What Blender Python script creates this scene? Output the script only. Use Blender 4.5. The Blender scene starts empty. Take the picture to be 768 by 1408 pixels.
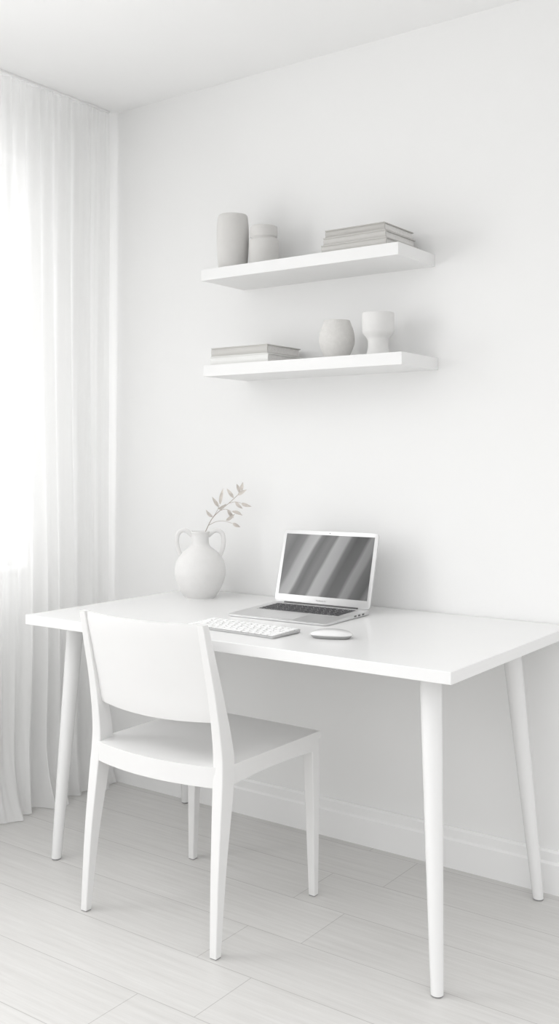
import bpy, bmesh, math, random
from mathutils import Vector, Matrix
random.seed(4)
scene=bpy.context.scene
COL=scene.collection
scene.view_settings.view_transform='Standard'
scene.view_settings.look='None'
scene.view_settings.exposure=0.15
scene.view_settings.gamma=1.0

# ---------------------------------------------------------------- materials
def mat(name,col,rough=.5,metal=0.,var=.02,scale=8.,bump=0.,bscale=60.,spec=.5,coat=0.):
    m=bpy.data.materials.new(name);m.use_nodes=True
    nt=m.node_tree;b=nt.nodes['Principled BSDF']
    tc=nt.nodes.new('ShaderNodeTexCoord')
    n=nt.nodes.new('ShaderNodeTexNoise');n.inputs['Scale'].default_value=scale;n.inputs['Detail'].default_value=4
    nt.links.new(tc.outputs['Object'],n.inputs['Vector'])
    r=nt.nodes.new('ShaderNodeValToRGB')
    a=[max(0,x*(1-var)) for x in col];c2=[min(1,x*(1+var)) for x in col]
    r.color_ramp.elements[0].position=.3;r.color_ramp.elements[1].position=.7
    r.color_ramp.elements[0].color=(*a,1);r.color_ramp.elements[1].color=(*c2,1)
    nt.links.new(n.outputs['Fac'],r.inputs['Fac']);nt.links.new(r.outputs['Color'],b.inputs['Base Color'])
    b.inputs['Roughness'].default_value=rough;b.inputs['Metallic'].default_value=metal
    b.inputs['Specular IOR Level'].default_value=spec
    b.inputs['Coat Weight'].default_value=coat
    if bump>0:
        n2=nt.nodes.new('ShaderNodeTexNoise');n2.inputs['Scale'].default_value=bscale;n2.inputs['Detail'].default_value=5
        nt.links.new(tc.outputs['Object'],n2.inputs['Vector'])
        bp=nt.nodes.new('ShaderNodeBump');bp.inputs['Strength'].default_value=bump;bp.inputs['Distance'].default_value=.003
        nt.links.new(n2.outputs['Fac'],bp.inputs['Height']);nt.links.new(bp.outputs['Normal'],b.inputs['Normal'])
    return m
M_wall=mat('wall_paint',(.885,.885,.88),.85,var=.005,scale=1.5,bump=.05,bscale=150,spec=.2)
M_ceil=mat('ceiling_paint',(.89,.89,.887),.9,var=.004,scale=1.5,spec=.2)
M_trim=mat('trim_paint',(.90,.90,.897),.5,var=.004)
M_desk=mat('desk_lacquer',(.82,.82,.818),.26,var=.004)
M_chair=mat('chair_plastic',(.785,.783,.778),.42,var=.004)
M_shelf=mat('shelf_lacquer',(.84,.84,.836),.5,var=.004)
M_vase=mat('stone_ceramic',(.80,.794,.784),.9,var=.015,scale=30,bump=.45,bscale=110,spec=.2)
M_cer1=mat('matte_grey_ceramic',(.68,.67,.655),.85,var=.015,scale=30,bump=.12,bscale=150,spec=.25)
M_cer3=mat('speckled_ceramic',(.72,.71,.69),.9,var=.03,scale=90,bump=.3,bscale=160,spec=.2)
M_cer4=mat('white_ceramic',(.77,.765,.755),.8,var=.015,scale=30,bump=.12,spec=.25)
M_alu_l=mat('aluminium_light',(.64,.64,.64),.35,metal=.5,var=.01)
M_key=mat('black_key',(.045,.045,.05),.5,var=.05)
M_keyw=mat('white_key',(.90,.90,.90),.45,var=.01)
M_kbody=mat('keyboard_shell',(.46,.46,.46),.45,var=.01)
M_well=mat('key_well',(.50,.50,.50),.5,var=.02)
M_mouse=mat('white_gloss',(.78,.78,.78),.18,var=.005,coat=.5)
M_msil=mat('mouse_silver',(.36,.36,.36),.35,metal=.4)
M_dark=mat('dark_rubber',(.12,.12,.12),.7)
M_foot=mat('grey_rubber',(.28,.28,.28),.7)
M_lett=mat('lettering_grey',(.38,.38,.38),.6)
M_grey=mat('grey_pad',(.60,.60,.60),.4)
M_page=mat('book_pages',(.78,.77,.755),.9,var=.06,scale=200)
M_bk=[mat('book_cloth_grey',(.50,.49,.47),.85,bump=.1,bscale=300),mat('book_cloth_pale',(.58,.57,.55),.85,bump=.1,bscale=300),mat('book_cloth_white',(.80,.80,.785),.85,bump=.1,bscale=300)]
M_stem=mat('dry_stem',(.46,.40,.35),.8,var=.1)
M_leaf=mat('dry_leaf',(.66,.62,.575),.8,var=.14,scale=60)

def m_floor():
    m=bpy.data.materials.new('floor_planks');m.use_nodes=True;nt=m.node_tree;b=nt.nodes['Principled BSDF']
    tc=nt.nodes.new('ShaderNodeTexCoord')
    mp=nt.nodes.new('ShaderNodeMapping');mp.inputs['Location'].default_value=(1.58,-1.245,0)
    nt.links.new(tc.outputs['Object'],mp.inputs['Vector'])
    br=nt.nodes.new('ShaderNodeTexBrick')
    br.inputs['Scale'].default_value=1;br.inputs['Brick Width'].default_value=1.9;br.inputs['Row Height'].default_value=.203
    br.inputs['Mortar Size'].default_value=.001;br.inputs['Mortar Smooth'].default_value=.2;br.offset=.913;br.offset_frequency=2
    br.inputs['Color1'].default_value=(.66,.653,.64,1);br.inputs['Color2'].default_value=(.69,.683,.67,1);br.inputs['Mortar'].default_value=(.45,.44,.43,1)
    nt.links.new(mp.outputs['Vector'],br.inputs['Vector'])
    mp2=nt.nodes.new('ShaderNodeMapping');mp2.inputs['Scale'].default_value=(1.6,34,1)
    nt.links.new(tc.outputs['Object'],mp2.inputs['Vector'])
    n=nt.nodes.new('ShaderNodeTexNoise');n.inputs['Scale'].default_value=2.2;n.inputs['Detail'].default_value=9;n.inputs['Roughness'].default_value=.7
    nt.links.new(mp2.outputs['Vector'],n.inputs['Vector'])
    r=nt.nodes.new('ShaderNodeValToRGB');r.color_ramp.elements[0].position=.3;r.color_ramp.elements[1].position=.7
    r.color_ramp.elements[0].color=(.85,.845,.84,1);r.color_ramp.elements[1].color=(1.0,1.0,1.0,1)
    nt.links.new(n.outputs['Fac'],r.inputs['Fac'])
    mx=nt.nodes.new('ShaderNodeMix');mx.data_type='RGBA';mx.blend_type='MULTIPLY';mx.inputs['Factor'].default_value=1
    nt.links.new(br.outputs['Color'],mx.inputs['A']);nt.links.new(r.outputs['Color'],mx.inputs['B'])
    nt.links.new(mx.outputs['Result'],b.inputs['Base Color'])
    b.inputs['Roughness'].default_value=.36
    bp=nt.nodes.new('ShaderNodeBump');bp.inputs['Strength'].default_value=.12;bp.inputs['Distance'].default_value=.002
    nt.links.new(n.outputs['Fac'],bp.inputs['Height']);nt.links.new(bp.outputs['Normal'],b.inputs['Normal'])
    return m
M_floor=m_floor()

def m_curtain():
    m=bpy.data.materials.new('sheer_curtain');m.use_nodes=True;nt=m.node_tree
    nt.nodes.remove(nt.nodes['Principled BSDF']);o=nt.nodes['Material Output']
    tc=nt.nodes.new('ShaderNodeTexCoord');n=nt.nodes.new('ShaderNodeTexNoise');n.inputs['Scale'].default_value=3
    mp=nt.nodes.new('ShaderNodeMapping');mp.inputs['Scale'].default_value=(1,60,1)
    nt.links.new(tc.outputs['Object'],mp.inputs['Vector']);nt.links.new(mp.outputs['Vector'],n.inputs['Vector'])
    r=nt.nodes.new('ShaderNodeValToRGB');r.color_ramp.elements[0].color=(.955,.955,.951,1);r.color_ramp.elements[1].color=(.98,.98,.977,1)
    nt.links.new(n.outputs['Fac'],r.inputs['Fac'])
    d=nt.nodes.new('ShaderNodeBsdfDiffuse');t=nt.nodes.new('ShaderNodeBsdfTranslucent');tr=nt.nodes.new('ShaderNodeBsdfTransparent')
    nt.links.new(r.outputs['Color'],d.inputs['Color']);nt.links.new(r.outputs['Color'],t.inputs['Color'])
    a=nt.nodes.new('ShaderNodeMixShader');a.inputs[0].default_value=.40
    nt.links.new(d.outputs[0],a.inputs[1]);nt.links.new(t.outputs[0],a.inputs[2])
    b=nt.nodes.new('ShaderNodeMixShader');b.inputs[0].default_value=.18
    nt.links.new(a.outputs[0],b.inputs[1]);nt.links.new(tr.outputs[0],b.inputs[2])
    nt.links.new(b.outputs[0],o.inputs['Surface'])
    return m
M_curt=m_curtain()

def m_screen():  # reflection of the curtain folds, painted as glowing diagonal grey bands
    m=bpy.data.materials.new('display_painted_reflection');m.use_nodes=True;nt=m.node_tree;b=nt.nodes['Principled BSDF']
    L=nt.links.new
    tc=nt.nodes.new('ShaderNodeTexCoord');sp=nt.nodes.new('ShaderNodeSeparateXYZ');L(tc.outputs['Object'],sp.inputs[0])
    def mth(op,a,b_=None,c=None):
        q=nt.nodes.new('ShaderNodeMath');q.operation=op
        for i,v in enumerate((a,b_,c)):
            if v is None:continue
            if isinstance(v,(int,float)):q.inputs[i].default_value=v
            else:L(v,q.inputs[i])
        return q.outputs[0]
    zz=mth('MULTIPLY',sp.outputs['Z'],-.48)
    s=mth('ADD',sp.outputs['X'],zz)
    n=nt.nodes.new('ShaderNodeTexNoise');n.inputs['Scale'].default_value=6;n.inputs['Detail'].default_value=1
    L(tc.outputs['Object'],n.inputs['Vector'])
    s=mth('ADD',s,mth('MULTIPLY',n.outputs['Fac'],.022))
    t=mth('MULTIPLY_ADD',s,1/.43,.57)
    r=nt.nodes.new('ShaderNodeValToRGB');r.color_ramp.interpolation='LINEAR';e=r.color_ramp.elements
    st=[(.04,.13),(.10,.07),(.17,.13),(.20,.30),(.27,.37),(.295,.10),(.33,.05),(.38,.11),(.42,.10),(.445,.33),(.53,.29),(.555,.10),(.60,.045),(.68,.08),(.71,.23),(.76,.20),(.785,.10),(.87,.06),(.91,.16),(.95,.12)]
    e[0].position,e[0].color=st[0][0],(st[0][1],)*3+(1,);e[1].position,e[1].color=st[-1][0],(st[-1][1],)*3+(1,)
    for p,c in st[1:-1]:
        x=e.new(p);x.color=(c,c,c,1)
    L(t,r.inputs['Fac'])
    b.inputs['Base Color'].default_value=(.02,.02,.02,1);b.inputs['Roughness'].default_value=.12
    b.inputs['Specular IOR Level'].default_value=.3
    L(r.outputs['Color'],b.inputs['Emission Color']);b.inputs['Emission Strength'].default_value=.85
    return m
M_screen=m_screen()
def m_glass():
    m=bpy.data.materials.new('window_glass');m.use_nodes=True;nt=m.node_tree
    nt.nodes.remove(nt.nodes['Principled BSDF']);o=nt.nodes['Material Output']
    g=nt.nodes.new('ShaderNodeBsdfGlossy');g.inputs['Roughness'].default_value=.02;t=nt.nodes.new('ShaderNodeBsdfTransparent')
    x=nt.nodes.new('ShaderNodeMixShader');x.inputs[0].default_value=.05
    nt.links.new(t.outputs[0],x.inputs[1]);nt.links.new(g.outputs[0],x.inputs[2]);nt.links.new(x.outputs[0],o.inputs['Surface'])
    return m
M_glass=m_glass()

# ---------------------------------------------------------------- mesh helpers
def obj(name,bm,m,smooth=False,origin=None,parent=None):
    bmesh.ops.recalc_face_normals(bm,faces=bm.faces)
    me=bpy.data.meshes.new(name);bm.to_mesh(me);bm.free()
    if origin is not None: me.transform(Matrix.Translation(-Vector(origin)))
    if smooth:
        for p in me.polygons:p.use_smooth=True
    me.materials.append(m)
    o=bpy.data.objects.new(name,me);COL.objects.link(o)
    if parent is not None: o.parent=parent
    elif origin is not None: o.location=origin
    return o
def smooth_angle(o,ang=35):
    me=o.data
    for p in me.polygons:p.use_smooth=True
    bm=bmesh.new();bm.from_mesh(me)
    for e in bm.edges:
        if len(e.link_faces)==2 and e.calc_face_angle(0)>math.radians(ang): e.smooth=False
    bm.to_mesh(me);bm.free()
def addbox(bm,x0,x1,y0,y1,z0,z1,bev=0.,seg=2):
    t=bmesh.new()
    r=bmesh.ops.create_cube(t,size=1)
    for v in t.verts:
        v.co=Vector(((x0+x1)/2+v.co.x*(x1-x0),(y0+y1)/2+v.co.y*(y1-y0),(z0+z1)/2+v.co.z*(z1-z0)))
    if bev>0: bmesh.ops.bevel(t,geom=t.edges[:],offset=bev,segments=seg,profile=.5,affect='EDGES')
    me=bpy.data.meshes.new('t');t.to_mesh(me);t.free();bm.from_mesh(me);bpy.data.meshes.remove(me)
def box(name,x0,x1,y0,y1,z0,z1,m,bev=0.,seg=2,**k):
    bm=bmesh.new();addbox(bm,x0,x1,y0,y1,z0,z1,bev,seg);o=obj(name,bm,m,**k)
    return o
def loft(bm,rings,close=True,cap=True):
    vs=[[bm.verts.new(p) for p in r] for r in rings]
    n=len(rings[0])
    for a,b in zip(vs,vs[1:]):
        for i in range(n if close else n-1):
            j=(i+1)%n
            bm.faces.new((a[i],a[j],b[j],b[i]))
    if cap and close:
        bm.faces.new(vs[0][::-1]);bm.faces.new(vs[-1])
    return vs
def catmull(pts,n):
    out=[];P=[pts[0]]+list(pts)+[pts[-1]]
    for i in range(1,len(P)-2):
        for k in range(n):
            t=k/n;p0,p1,p2,p3=P[i-1],P[i],P[i+1],P[i+2]
            out.append(tuple(.5*((2*b)+(-a+c)*t+(2*a-5*b+4*c-d)*t*t+(-a+3*b-3*c+d)*t**3) for a,b,c,d in zip(p0,p1,p2,p3)))
    out.append(tuple(pts[-1]));return out
def lathe(name,prof,m,parent=None,origin=None,seg=64,sm=True,n=5):
    pr=catmull(prof,n) if n>1 else prof
    bm=bmesh.new()
    rings=[[(max(r,.0003)*math.cos(2*math.pi*i/seg),max(r,.0003)*math.sin(2*math.pi*i/seg),z) for i in range(seg)] for r,z in pr]
    loft(bm,rings)
    o=obj(name,bm,m,parent=parent)
    smooth_angle(o,50)
    if parent is None and origin is not None:o.location=origin
    return o
def tube(bm,pts,radii,seg=12,flat=1.):
    rings=[];prevn=None
    for i,p in enumerate(pts):
        p=Vector(p);a=Vector(pts[max(0,i-1)]);b=Vector(pts[min(len(pts)-1,i+1)])
        t=(b-a).normalized()
        if prevn is None:
            up=Vector((0,0,1)) if abs(t.z)<.9 else Vector((1,0,0))
            nrm=t.cross(up).normalized()
        else: nrm=(prevn-t*prevn.dot(t)).normalized()
        prevn=nrm;bn=t.cross(nrm)
        r=radii[i] if isinstance(radii,(list,tuple)) else radii
        rings.append([p+nrm*r*math.cos(2*math.pi*k/seg)+bn*r*flat*math.sin(2*math.pi*k/seg) for k in range(seg)])
    loft(bm,rings)
def empty(name,loc,label,cat,rz=0.,group=None):
    e=bpy.data.objects.new(name,None);e.empty_display_size=.05;e.location=loc;e.rotation_euler=(0,0,rz);COL.objects.link(e)
    tag(e,label,cat,group);return e
def tag(e,label,cat,group=None):
    e['label']=label;e['category']=cat
    if group:e['group']=group
def struct(o):o['kind']='structure';return o

# ---------------------------------------------------------------- room shell
WY=2.71; LX=-2.90; ZC=2.50
struct(box('wall_back',LX-.2,1.4,WY,WY+.12,0,ZC,M_wall))
bm=bmesh.new();wy0,wy1,wz0,wz1=.10,2.45,.79,2.30  # opening extended out of view, past the curtain, to let in side light
addbox(bm,LX-.2,LX,-1.2,wy0,0,ZC);addbox(bm,LX-.2,LX,wy1,WY,0,ZC)
addbox(bm,LX-.2,LX,wy0,wy1,0,wz0);addbox(bm,LX-.2,LX,wy0,wy1,wz1,ZC)
struct(obj('wall_left',bm,M_wall))
struct(box('floor',LX-.2,1.4,-1.2,WY+.12,-.1,0,M_floor))
struct(box('ceiling',LX-.2,1.4,.95,WY+.12,ZC,ZC+.1,M_ceil))  # stops short out of view, leaving an added opening for sky light
bm=bmesh.new()
fx0,fx1=LX-.16,LX-.10
addbox(bm,fx0,fx1,wy0,wy1,wz0,wz0+.05,.004);addbox(bm,fx0,fx1,wy0,wy1,wz1-.05,wz1,.004)
for yy in (wy0,(wy0+wy1)/2-.025,wy1-.05): addbox(bm,fx0,fx1,yy,yy+.05,wz0+.05,wz1-.05,.004)
win=struct(obj('window_1',bm,M_trim))
g=box('window_pane',fx0+.025,fx0+.031,wy0+.05,wy1-.05,wz0+.05,wz1-.05,M_glass,parent=win)
struct(box('trim_1',LX-.09,LX+.02,wy0-.0,wy1+.0,wz0,wz0+.02,M_trim,.004))
def baseboard(name,pts_profile,axis):
    bm=bmesh.new()
    if axis=='x': rings=[[(x,WY-d,z) for d,z in pts_profile] for x in (LX,1.4)]
    else: rings=[[(LX+d,y,z) for d,z in pts_profile] for y in (-1.2,WY-.02)]
    loft(bm,rings);return struct(obj(name,bm,M_trim))
prof=[(0,0),(.018,0),(.018,.082),(.012,.088),(.012,.112),(.007,.118),(0,.118)]
baseboard('baseboard_back',prof,'x');baseboard('baseboard_left',prof,'y')

# ---------------------------------------------------------------- curtain
def curtain():
    bm=bmesh.new()
    y0,y1=1.45,2.672;N=1000;K=60
    rows=[]
    rnd=random.Random(33);knots=[];ph=0;t=-.08
    while t<1.10:
        knots.append((t,ph));w=1.25*rnd.choice([rnd.uniform(.022,.035),rnd.uniform(.05,.085),rnd.uniform(.035,.055)]);t+=w;ph+=2*math.pi
    def phase(t):
        for (a,pa),(b,pb) in zip(knots,knots[1:]):
            if a<=t<=b:
                return pa+(pb-pa)*(t-a)/(b-a),(b-a)/1.25
        return knots[-1][1],.03
    amp=[rnd.uniform(.25,1.15) for _ in range(120)]
    amp2=[rnd.uniform(-1,1) for _ in range(120)]
    for k in range(K+1):
        f=k/K;z=.004+(ZC-.008-.004)*f
        top=max(0,(f-.90)/.10)
        row=[]
        for i in range(N+1):
            t=i/N
            tt=t+.022*math.sin(3*t+2.4*f+1)*(1-f)+.008*math.sin(13*t+3.2*f)*(1-f)
            p,w=phase(tt)
            p2=p/(2*math.pi);ai=int(p2)%110;fr=p2%1;fr=fr*fr*(3-2*fr)
            aa=amp[ai]*(1-fr)+amp[ai+1]*fr;bb=amp2[ai]*(1-fr)+amp2[ai+1]*fr
            A=min(.019,w*.40)*aa*(1+.6*(1-f)+bb*.8*(1-f))*(1-.4*top)
            x=-2.715+A*math.sin(p)+.012*(1-f)*math.sin(10*t+1+1.5*f)+.008*math.sin(5*t+2)
            x+=.0012*math.sin(2*math.pi*t*52+2*math.sin(3*f))
            x+=.0075*top*top*math.sin(2*math.pi*t*40)
            fl=max(0,1-f/.10)
            x+=fl*fl*(.048+.026*math.sin(p*.37+1))
            y=y0+(y1-y0)*t+.006*math.cos(p)*aa+.008*(1-f)*math.sin(6*f)
            row.append(bm.verts.new((x,min(y,2.687),z)))
        rows.append(row)
    for a,b in zip(rows,rows[1:]):
        for i in range(N):bm.faces.new((a[i],a[i+1],b[i+1],b[i]))
    e=empty('curtain',(-2.715,2.06,0),'sheer white floor-length curtain hanging in soft folds over the window','curtain')
    obj('curtain_fabric',bm,M_curt,smooth=True,origin=(-2.715,2.06,0),parent=e)
    bm=bmesh.new()
    addbox(bm,-2.722,-2.708,.97,2.68,ZC-.007,ZC,.001)
    obj('curtain_rail',bm,M_trim,origin=(-2.715,2.06,0),parent=e)
curtain()

# ---------------------------------------------------------------- desk
DO=(-1.645,2.335,0)
desk=empty('desk',DO,'white rectangular desk with slim round tapered splayed legs','desk')
box('desk_top',-2.33,-.96,1.962,2.705,.717,.745,M_desk,.0015,2,origin=DO,parent=desk)
legs=[((-1.06,2.062),(-1.03,2.035)),((-2.275,2.11),(-2.312,2.065)),((-2.27,2.62),(-2.325,2.668)),((-1.095,2.60),(-1.032,2.642))]
for (tx,ty),(fx,fy) in legs:
    bm=bmesh.new()
    n=8;pts=[];rad=[]
    for i in range(n+1):
        f=i/n;z=.004+(.717-.004)*f
        pts.append((fx+(tx-fx)*f,fy+(ty-fy)*f,z));rad.append(.0145+(.0255-.0145)*(f**.85))
    rings=[[(p[0]+r*math.cos(2*math.pi*k/32),p[1]+r*math.sin(2*math.pi*k/32),p[2]) for k in range(32)] for p,r in zip(pts,rad)]
    loft(bm,rings)
    l=obj('leg',bm,M_desk,origin=DO,parent=desk);smooth_angle(l,50)
    bm=bmesh.new()
    loft(bm,[[(fx+r*math.cos(2*math.pi*k/32),fy+r*math.sin(2*math.pi*k/32),z) for k in range(32)] for r,z in ((.0125,0),(.0135,.001),(.0135,.004))])
    p=obj('foot_pad',bm,M_foot,origin=DO);p.parent=l;p.location=(0,0,0);p['label']='thin grey rubber foot pad'

# ---------------------------------------------------------------- chair
CO=(-1.76,2.09,0)
chair=empty('chair',CO,'white plastic chair with curved backrest and tapered square legs','chair')
def post_y(z):
    K=[(0,1.876),(.2,1.893),(.38,1.917),(.45,1.924),(.52,1.918),(.62,1.898),(.80,1.853)]
    for (a,ya),(b,yb) in zip(K,K[1:]):
        if a<=z<=b:
            t=(z-a)/(b-a);return ya+(yb-ya)*t
    return K[-1][1]
def rect(xc,yc,w,d,z,ch=.0018):
    w/=2;d/=2
    return [(xc-w+ch,yc-d,z),(xc+w-ch,yc-d,z),(xc+w,yc-d+ch,z),(xc+w,yc+d-ch,z),(xc+w-ch,yc+d,z),(xc-w+ch,yc+d,z),(xc-w,yc+d-ch,z),(xc-w,yc-d+ch,z)]
mx=-1.7625
BU=.030
for sgn in (-1,1):
    keys=[(.003,1.876,.021,.222,.021),(.2,1.893,.032,.218,.026),(.36,1.914,.045,.213,.031),(.45,1.924,.049,.210,.031),(.52,1.918,.044,.208,.028),(.62,1.898,.034,.206,.025),(.72,1.873,.027,.204,.023),(.803,1.852,.021,.202,.021)]
    ks=catmull(keys,5)
    bm=bmesh.new();loft(bm,[rect(mx+sgn*k[3],k[1],k[4],k[2],k[0]) for k in ks])
    l=obj('rear_leg',bm,M_chair,origin=CO,parent=chair);smooth_angle(l,30)
    p=box('foot_pad',mx+sgn*.222-.009,mx+sgn*.222+.009,1.867,1.885,0,.003,M_foot,origin=CO);p.parent=l;p.location=(0,0,0)
    keys=[(.003,2.306,.020,.218,.020),(.2,2.307,.027,.214,.027),(.40,2.310,.034,.207,.034),(.435,2.310,.035,.206,.035)]
    bm=bmesh.new();loft(bm,[rect(mx+sgn*k[3],k[1],k[4],k[2],k[0]) for k in keys])
    l=obj('front_leg',bm,M_chair,origin=CO,parent=chair);smooth_angle(l,30)
    p=box('foot_pad',mx+sgn*.218-.0085,mx+sgn*.218+.0085,2.2975,2.3145,0,.003,M_foot,origin=CO);p.parent=l;p.location=(0,0,0)
def seatpt(u,v,z):
    hw=.222+.004*v
    yr=1.905-.036*(1-u*u);yf=2.328+.004*(1-u*u)
    return (mx+u*hw,yr+(yf-yr)*v,z)
bm=bmesh.new();N=20
T=[[None]*(N+1) for _ in range(N+1)];B=[[None]*(N+1) for _ in range(N+1)]
for i in range(N+1):
    for j in range(N+1):
        u=-1+2*i/N;v=j/N
        dish=.011*(1-abs(u)**2.5)*(1-abs(2*v-1)**3)
        edge=.003 if (i in(0,N) or j in (0,N)) else 0
        T[i][j]=bm.verts.new(seatpt(u,v,.452-dish-edge));B[i][j]=bm.verts.new(seatpt(u,v,.430-dish))
for i in range(N):
    for j in range(N):
        bm.faces.new((T[i][j],T[i+1][j],T[i+1][j+1],T[i][j+1]));bm.faces.new((B[i][j],B[i][j+1],B[i+1][j+1],B[i+1][j]))
for i in range(N):
    for q in (0,N):
        bm.faces.new((T[i][q],T[i+1][q],B[i+1][q],B[i][q]));bm.faces.new((T[q][i],T[q][i+1],B[q][i+1],B[q][i]))
s=obj('seat',bm,M_chair,origin=CO,parent=chair);smooth_angle(s,40)
bm=bmesh.new()
for sgn in (-1,1):
    rr=[]
    for i in range(13):
        v=i/12;y=1.925+(2.31-1.925)*v
        zb=.398+.008*math.sin(math.pi*v)
        xo=mx+sgn*(.2215+.003*v);xi=xo-sgn*.026
        rr.append([(xo,y,zb),(xo,y,.436),(xi,y,.436),(xi,y,zb)])
    loft(bm,rr)
for rear in (1,0):
    rr=[]
    for i in range(17):
        u=-1+2*i/16
        if rear: y=1.9052-.036*(1-u*u*.85);d=.024
        else: y=2.326+.004*(1-u*u);d=-.024
        x=mx+u*.205
        zb=.398
        rr.append([(x,y,zb),(x,y,.436),(x,y+d,.436),(x,y+d,zb)])
    loft(bm,rr)
o=obj('seat_rail',bm,M_chair,origin=CO,parent=chair);smooth_angle(o,40)
bm=bmesh.new();N=24;Kz=12;front=[];back=[]
for j in range(Kz+1):
    rf=[];rb=[]
    for i in range(N+1):
        u=-1+2*i/N
        zt=.803-.002*(1-u*u);zb=.556-.008*(1-u*u)
        z=zb+(zt-zb)*j/Kz
        y=post_y(min(z,.8))+.003-BU*(1-u*u)
        x=mx+u*.203
        th=.0065 if 0<j<Kz else .004
        rf.append(bm.verts.new((x,y-th,z)));rb.append(bm.verts.new((x,y+th,z)))
    front.append(rf);back.append(rb)
for j in range(Kz):
    for i in range(N):
        bm.faces.new((front[j][i],front[j][i+1],front[j+1][i+1],front[j+1][i]));bm.faces.new((back[j][i],back[j+1][i],back[j+1][i+1],back[j][i+1]))
for i in range(N):
    for q in (0,Kz):bm.faces.new((front[q][i],front[q][i+1],back[q][i+1],back[q][i]))
for j in range(Kz):
    for q in (0,N):bm.faces.new((front[j][q],front[j+1][q],back[j+1][q],back[j][q]))
o=obj('backrest',bm,M_chair,origin=CO,parent=chair);smooth_angle(o,50)

# ---------------------------------------------------------------- shelves
for i,(x0,x1,zt,lab) in enumerate(((-2.10,-1.379,1.812,'white floating wall shelf holding two ceramic vases and stacked books'),(-2.09,-1.368,1.503,'white floating wall shelf holding two books and two ceramic pots'))):
    xc=(x0+x1)/2
    o=box('wall_shelf',x0,x1,2.486,WY,zt-.036,zt,M_shelf,.001,2,origin=(xc,WY,zt-.036));tag(o,lab,'shelf','floating wall shelves')
S1,S2=1.812,1.503
def book(x0,x1,y0,y1,z0,h,m,label,group,rz=0.):
    xc,yc=(x0+x1)/2,(y0+y1)/2;e=empty('book',(xc,yc,z0),label,'book',rz,group)
    w,d=(x1-x0)/2,(y1-y0)/2;c=.0032
    bm=bmesh.new()
    addbox(bm,-w,w,-d,d,0,c,.0010,2);addbox(bm,-w,w,-d,d,h-c,h,.0010,2)
    rings=[]
    for x in (-w+.0005,w-.0005):
        a=[(x,-d+.0032-.0025*math.sin(math.pi*k/8),c*.8+(h-1.6*c)*k/8) for k in range(9)]
        b=[(x,-d+.006,c*.8+(h-1.6*c)*k/8) for k in range(8,-1,-1)]
        rings.append(a+b)
    loft(bm,rings)
    obj('book_cover',bm,m,parent=e)
    box('book_pages',-w+.005,w-.005,-d+.006,d-.004,c,h-c,M_page,parent=e)
    return e
g='books stacked on the upper shelf'
book(-1.645,-1.424,2.496,2.69,S1,.0225,M_bk[1],'pale grey hardback book at the bottom of a stack of three',g)
book(-1.641,-1.430,2.501,2.685,S1+.0225,.0225,M_bk[1],'pale grey hardback book in the middle of a stack of three',g)
book(-1.636,-1.434,2.504,2.68,S1+.045,.0225,M_bk[0],'warm grey hardback book on top of a stack of three',g)
g='books stacked on the lower shelf'
book(-2.072,-1.842,2.497,2.685,S2,.027,M_bk[2],'off-white hardback book under a beige one',g)
book(-2.070,-1.846,2.499,2.683,S2+.027,.028,M_bk[1],'beige grey hardback book lying on a white one',g)
def pot(name,loc,prof,m,label,cat='vase'):
    o=lathe(name,prof,m);o.location=loc;tag(o,label,cat);return o
pot('vase',(-2.046,2.582,S1),[(0,0),(.042,0),(.0455,.003),(.0495,.04),(.052,.09),(.0525,.115),(.0518,.150),(.0495,.174),(.0475,.183),(.0455,.185),(.044,.178),(.048,.145),(.048,.09),(.042,.03),(0,.02)],M_cer1,'tall tapered matte grey ceramic vase on the upper shelf')
pot('vase',(-1.933,2.60,S1),[(0,0),(.040,0),(.046,.004),(.048,.02),(.0485,.075),(.046,.092),(.0405,.097),(.0405,.101),(.0435,.106),(.0435,.132),(.0415,.136),(.038,.134),(.036,.10),(.042,.08),(.042,.02),(0,.012)],M_cer1,'short matte grey ceramic jar with a grooved neck')
pot('vase',(-1.655,2.60,S2),[(0,0),(.028,0),(.032,.002),(.043,.022),(.0530,.048),(.0545,.065),(.0515,.088),(.045,.106),(.041,.117),(.0395,.121),(.0375,.121),(.038,.115),(.046,.090),(.050,.065),(.04,.025),(0,.012)],M_cer3,'round speckled stoneware pot on the lower shelf')
pot('vase',(-1.510,2.60,S2),[(0,0),(.035,0),(.037,.003),(.0345,.012),(.031,.028),(.0300,.042),(.0320,.055),(.0385,.064),(.0455,.073),(.0475,.084),(.0475,.128),(.046,.131),(.0435,.129),(.043,.09),(.03,.075),(0,.07)],M_cer4,'pale ceramic goblet-shaped vase on the lower shelf')

# ---------------------------------------------------------------- vase with handles + branch
VO=(-2.158,2.55,.745)
RV=Vector((math.cos(math.radians(35.7)),math.sin(math.radians(35.7)),0))
vase=empty('amphora_vase',VO,'off-white textured stone amphora vase with two looped handles','vase')
vase.scale=(1,1,.968)
lathe('vase_body',[(0,0),(.044,0),(.050,.003),(.068,.03),(.082,.07),(.084,.095),(.076,.128),(.056,.155),(.036,.172),(.029,.185),(.028,.21),(.031,.222),(.030,.2255),(.026,.223),(.0235,.21),(.024,.188),(.031,.170),(.050,.150),(.070,.125),(.077,.095),(.075,.07),(.06,.03),(.04,.012),(0,.010)],M_vase,parent=vase)
for sg in (-1,1):
    bm=bmesh.new()
    pr=[(.026,.210),(.044,.2255),(.061,.227),(.074,.215),(.0775,.191),(.073,.163),(.063,.140)]
    pts=[RV*(sg*a)+Vector((0,0,b)) for a,b in catmull(pr,6)]
    tube(bm,pts,.0060,16,1.25)
    o=obj('handle',bm,M_vase,parent=vase,smooth=True)
BR=Vector(VO);FW=Vector((-RV.y,RV.x,0))
def ip(u,v,dep=0.):
    return RV*((u-274)*.00241)+Vector((0,0,1.2-(v-632)*.00241-.745))+FW*dep
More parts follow.
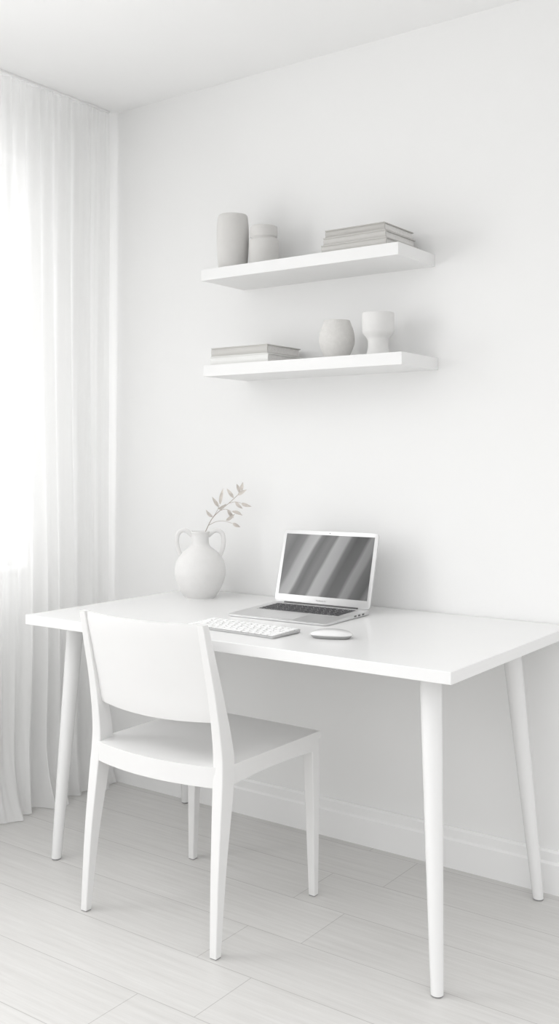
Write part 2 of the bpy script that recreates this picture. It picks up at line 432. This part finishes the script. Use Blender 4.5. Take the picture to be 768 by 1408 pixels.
branch=empty('dried_branch',tuple(BR+Vector((0,0,.02))),'dried branch with small pale brown leaves standing in the stone vase','plant')
OB=Vector((0,0,.02))
stems=[[(266,813,0),(275,750,0),(283,727,.0),(291,712,.004),(301,702,.008),(313,692,.012),(324,682,.015),(331,675,.015)],
[(286,722,.002),(296,717,-.006),(307,716,-.012),(318,719,-.016)],
[(301,702,.008),(309,700,.0),(317,703,-.008)],
[(291,712,.004),(296,704,.014),(300,695,.02)],
[(313,692,.012),(322,690,.004),(330,692,0)]]
bm=bmesh.new()
for sidx,st in enumerate(stems):
    pts=catmull([tuple(ip(*p)-OB) for p in st],4);n=len(pts)
    r0=.0015 if sidx==0 else .0009
    tube(bm,pts,[r0*(1-.5*i/n) for i in range(n)],6)
obj('stem',bm,M_stem,parent=branch,smooth=True)
rnd=random.Random(8)
def leaf(base,dirv,L,W):
    bm=bmesh.new();dirv=dirv.normalized();side=dirv.cross(FW+Vector((rnd.uniform(-.5,.5),rnd.uniform(-.5,.5),rnd.uniform(-.3,.3)))).normalized();up=dirv.cross(side)
    rows=[]
    for i in range(9):
        t=i/8;w=W*math.sin(math.pi*(t**.8))*(1 if t<1 else 0)+.0001
        c=base+dirv*L*t+up*(.12*L*math.sin(math.pi*t)-.1*L*t*t)
        rows.append([bm.verts.new(c-side*w+up*w*.35),bm.verts.new(c),bm.verts.new(c+side*w+up*w*.35)])
    for a,b in zip(rows,rows[1:]):
        for k in (0,1):bm.faces.new((a[k],a[k+1],b[k+1],b[k]))
    obj('leaf',bm,M_leaf,parent=branch,smooth=True)
LV=[(331,675,1,-9,9),(325,681,8,-5,11),(320,685,-6,-8,12),(301,694,2,-11,17),(299,697,-5,-8,12),(298,700,7,-4,10),
(330,692,9,3,11),(322,690,7,7,10),(317,703,8,3,12),(311,701,5,7,11),(318,719,7,4,9),(309,716,7,-5,11),(291,711,-7,-7,10),(328,678,-3,-9,10)]
for u,v,du,dv,L in LV:
    b=ip(u,v,.008)-OB;d=ip(u+du,v+dv,.008+rnd.uniform(-.006,.006))-ip(u,v,.008)
    leaf(b,d,L*.0024*1.4,.0058)

# ---------------------------------------------------------------- laptop
lap=empty('laptop',(-1.672,2.42,.745),'open silver laptop with a curtain reflection painted as grey bands on its display','laptop',math.radians(1.5))
W2,D2=.169,.125
def slab(bm,hw,hd,z0,z1f,z1b,rad=.012,seg=6,ins=.004):
    def ring(k,zf,zb,sc):
        out=[]
        for cx,cy,a0 in ((hw-rad,hd-rad,0),(-hw+rad,hd-rad,90),(-hw+rad,-hd+rad,180),(hw-rad,-hd+rad,270)):
            for q in range(seg+1):
                a=math.radians(a0+90*q/seg);x=cx+rad*math.cos(a);y=cy+rad*math.sin(a)
                f=(y+hd)/(2*hd);out.append((x*sc,y*sc,zf+(zb-zf)*f))
        return out
    loft(bm,[ring(0,z0,z0,1-ins/hw),ring(0,z0+.0012 if z1f<z1b else z0+.001,z0+.003,1),ring(0,z1f-.0006,z1b-.0006,1),ring(0,z1f,z1b,.997)])
bm=bmesh.new();slab(bm,W2,D2,.0,.006,.0145)
o=obj('laptop_base',bm,M_alu_l,parent=lap);smooth_angle(o,30)
def zt(y): return .006+.0085*(y+D2)/(2*D2)
def tilted(name,x0,x1,y0,y1,t0,t1,m,bev=.0,par=lap,zf=zt,lab=None):
    bm=bmesh.new();addbox(bm,x0,x1,y0,y1,t0,t1,bev,1)
    for v in bm.verts:v.co.z+=zf(v.co.y)
    o=obj(name,bm,m,parent=par)
    if lab:o['label']=lab
    return o
tilted('key_well',-.143,.143,-.012,.098,.0001,.0006,M_well)
def keyboard_keys(parent,x0,x1,y0,y1,zf,m,hgt,gap,h0=.0005):
    rows=[[1]*14,[1]*12+[1.6],[1.5]+[1]*12,[1.8]+[1]*10+[1.8],[2.3]+[1]*9+[2.3],[1,1,1,1.2,5,1.2,1,1,1,1]]
    rh=(y1-y0)/len(rows);cache={}
    for r,ws in enumerate(rows):
        tot=sum(ws);sc=(x1-x0)/tot;x=x0;yc=y1-rh*(r+.5)
        for w in ws:
            kw=w*sc
            key=round(kw,5)
            if key not in cache:
                bm=bmesh.new();addbox(bm,-kw/2+gap,kw/2-gap,-rh/2+gap,rh/2-gap,0,hgt,min(hgt*.4,.0006),1)
                me=bpy.data.meshes.new('key');bm.to_mesh(me);bm.free();me.materials.append(m);cache[key]=me
            o=bpy.data.objects.new('key',cache[key]);COL.objects.link(o);o.parent=parent
            o.location=(x+kw/2,yc,zf(yc)+h0);x+=kw
keyboard_keys(lap,-.139,.139,-.009,.095,zt,M_key,.0012,.0018)
tilted('trackpad',-.052,.052,-.108,-.024,.00005,.0005,M_grey)
bm=bmesh.new()
for y in (.03,.052,.075):addbox(bm,W2-.001,W2+.0004,y,y+.012,.005,.0095)
obj('port',bm,M_dark,parent=lap)
lean=math.radians(15)
LM=Matrix.Translation((0,D2-.006,.015))@Matrix.Rotation(-lean,4,'X')
LH=.228
bm=bmesh.new()
def roundrect(hw,h0,h1,y,rad=.011,seg=6):
    out=[]
    for cx,cz,a0 in ((hw-rad,h1-rad,0),(-hw+rad,h1-rad,90),(-hw+rad,h0+rad,180),(hw-rad,h0+rad,270)):
        for q in range(seg+1):
            a=math.radians(a0+90*q/seg);out.append((cx+rad*math.cos(a),y,cz+rad*math.sin(a)))
    return out
loft(bm,[roundrect(W2-.001,.001,LH-.001,-.0005),roundrect(W2,0,LH,.0002),roundrect(W2,0,LH,.004),roundrect(W2-.004,.004,LH-.004,.006)])
lidobj=obj('lid',bm,M_alu_l,parent=lap);smooth_angle(lidobj,30);lidobj.matrix_local=LM
scr=box('display',-W2+.012,W2-.012,-.0013,-.0004,.025,LH-.013,M_screen);scr.parent=lidobj;scr['label']='dark grey display with a painted reflection of curtain folds'
bm=bmesh.new();bmesh.ops.create_cone(bm,cap_ends=True,segments=16,radius1=.0016,radius2=.0016,depth=.001)
bmesh.ops.rotate(bm,verts=bm.verts,matrix=Matrix.Rotation(math.pi/2,3,'X'))
cam_o=obj('webcam',bm,M_dark);cam_o.parent=lidobj;cam_o.location=(0,-.0008,LH-.007)
tx=bpy.data.curves.new('lettering','FONT');tx.body='MacBook Air';tx.size=.0068;tx.align_x='CENTER';tx.extrude=.0001
to=bpy.data.objects.new('text_source',tx);COL.objects.link(to)
dg=bpy.context.evaluated_depsgraph_get();me=bpy.data.meshes.new_from_object(to.evaluated_get(dg))
bpy.data.objects.remove(to);me.materials.clear();me.materials.append(M_lett)
lo=bpy.data.objects.new('lettering',me);COL.objects.link(lo);lo.parent=lidobj
lo.location=(0,-.0008,.0105);lo.rotation_euler=(math.pi/2,0,0);lo['label']='tiny grey lettering under the display'
bm=bmesh.new();tube(bm,[(-.13,D2-.005,.0135),(.13,D2-.005,.0135)],.005,16)
obj('hinge',bm,M_dark,parent=lap,smooth=True)

# ---------------------------------------------------------------- keyboard
kb=empty('keyboard',(-1.655,2.128,.745),'slim white wireless keyboard lying on the desk','keyboard',math.radians(-3))
def kz(y):return .005+.005*(y+.058)/.116
bm=bmesh.new();slab(bm,.155,.058,.0,.005,.010,rad=.006)
o=obj('keyboard_body',bm,M_kbody,parent=kb);smooth_angle(o,30)
keyboard_keys(kb,-.151,.151,-.054,.054,kz,M_keyw,.0022,.0017,0.0)
# ---------------------------------------------------------------- mouse
ms=empty('mouse',(-1.394,2.164,.745),'white glossy low-profile computer mouse','mouse',math.radians(22))
bm=bmesh.new();a,b=.055,.031
def sup(t,ra,rb,n=2.6):
    ct,st=math.cos(t),math.sin(t);return (ra*math.copysign(abs(ct)**(2/n),ct),rb*math.copysign(abs(st)**(2/n),st))
rings=[];S=48
for i in range(13):
    f=i/12;z=.0085+.0135*math.sin(f*math.pi/2);k=math.cos(f*math.pi/2)**.6 if i<12 else .01
    rings.append([(*sup(2*math.pi*q/S,a*k,b*k),z-(.004*(k*math.cos(2*math.pi*q/S))**2)*f) for q in range(S)])
loft(bm,rings)
o=obj('mouse_shell',bm,M_mouse,parent=ms,smooth=True)
bm=bmesh.new()
loft(bm,[[(*sup(2*math.pi*q/S,a*k,b*k),z) for q in range(S)] for k,z in ((.80,0),(.86,.001),(.95,.005),(.985,.0087))])
o=obj('mouse_base',bm,M_msil,parent=ms);o['label']='grey silver underside'

# ---------------------------------------------------------------- light
w=bpy.data.worlds.new('World');scene.world=w;w.use_nodes=True
nt=w.node_tree;bg=nt.nodes['Background'];bg.inputs['Strength'].default_value=1.0
tc=nt.nodes.new('ShaderNodeTexCoord');sp=nt.nodes.new('ShaderNodeSeparateXYZ');nt.links.new(tc.outputs['Generated'],sp.inputs[0])
mr=nt.nodes.new('ShaderNodeMapRange');mr.interpolation_type='SMOOTHSTEP'
mr.inputs['From Min'].default_value=.0;mr.inputs['From Max'].default_value=.8;mr.inputs['To Min'].default_value=.66;mr.inputs['To Max'].default_value=1.95
nt.links.new(sp.outputs['Z'],mr.inputs['Value']);nt.links.new(mr.outputs['Result'],bg.inputs['Color'])
def area(name,loc,rot,sx,sy,P):
    l=bpy.data.lights.new(name,'AREA');l.shape='RECTANGLE';l.size=sx;l.size_y=sy;l.energy=P
    o=bpy.data.objects.new(name,l);o.location=loc;o.rotation_euler=rot;COL.objects.link(o);return o
area('added_side_key',(LX-.4,.65,1.6),(0,math.radians(-90),0),2.2,1.6,44)  # key lamp added behind the unseen bare window stretch for stronger side light
area('daylight_soft',(LX-.6,2.6,1.5),(0,math.radians(-90),0),3.2,2.3,32)

# ---------------------------------------------------------------- camera
cd=bpy.data.cameras.new('Camera');co=bpy.data.objects.new('Camera',cd);COL.objects.link(co)
co.location=(0,0,1.2);co.rotation_euler=(math.pi/2,0,math.atan2(996,1384))
cd.sensor_width=36;cd.lens=1384*36/1408;cd.shift_x=0;cd.shift_y=(632-704)/1408;cd.clip_start=.05
scene.camera=co
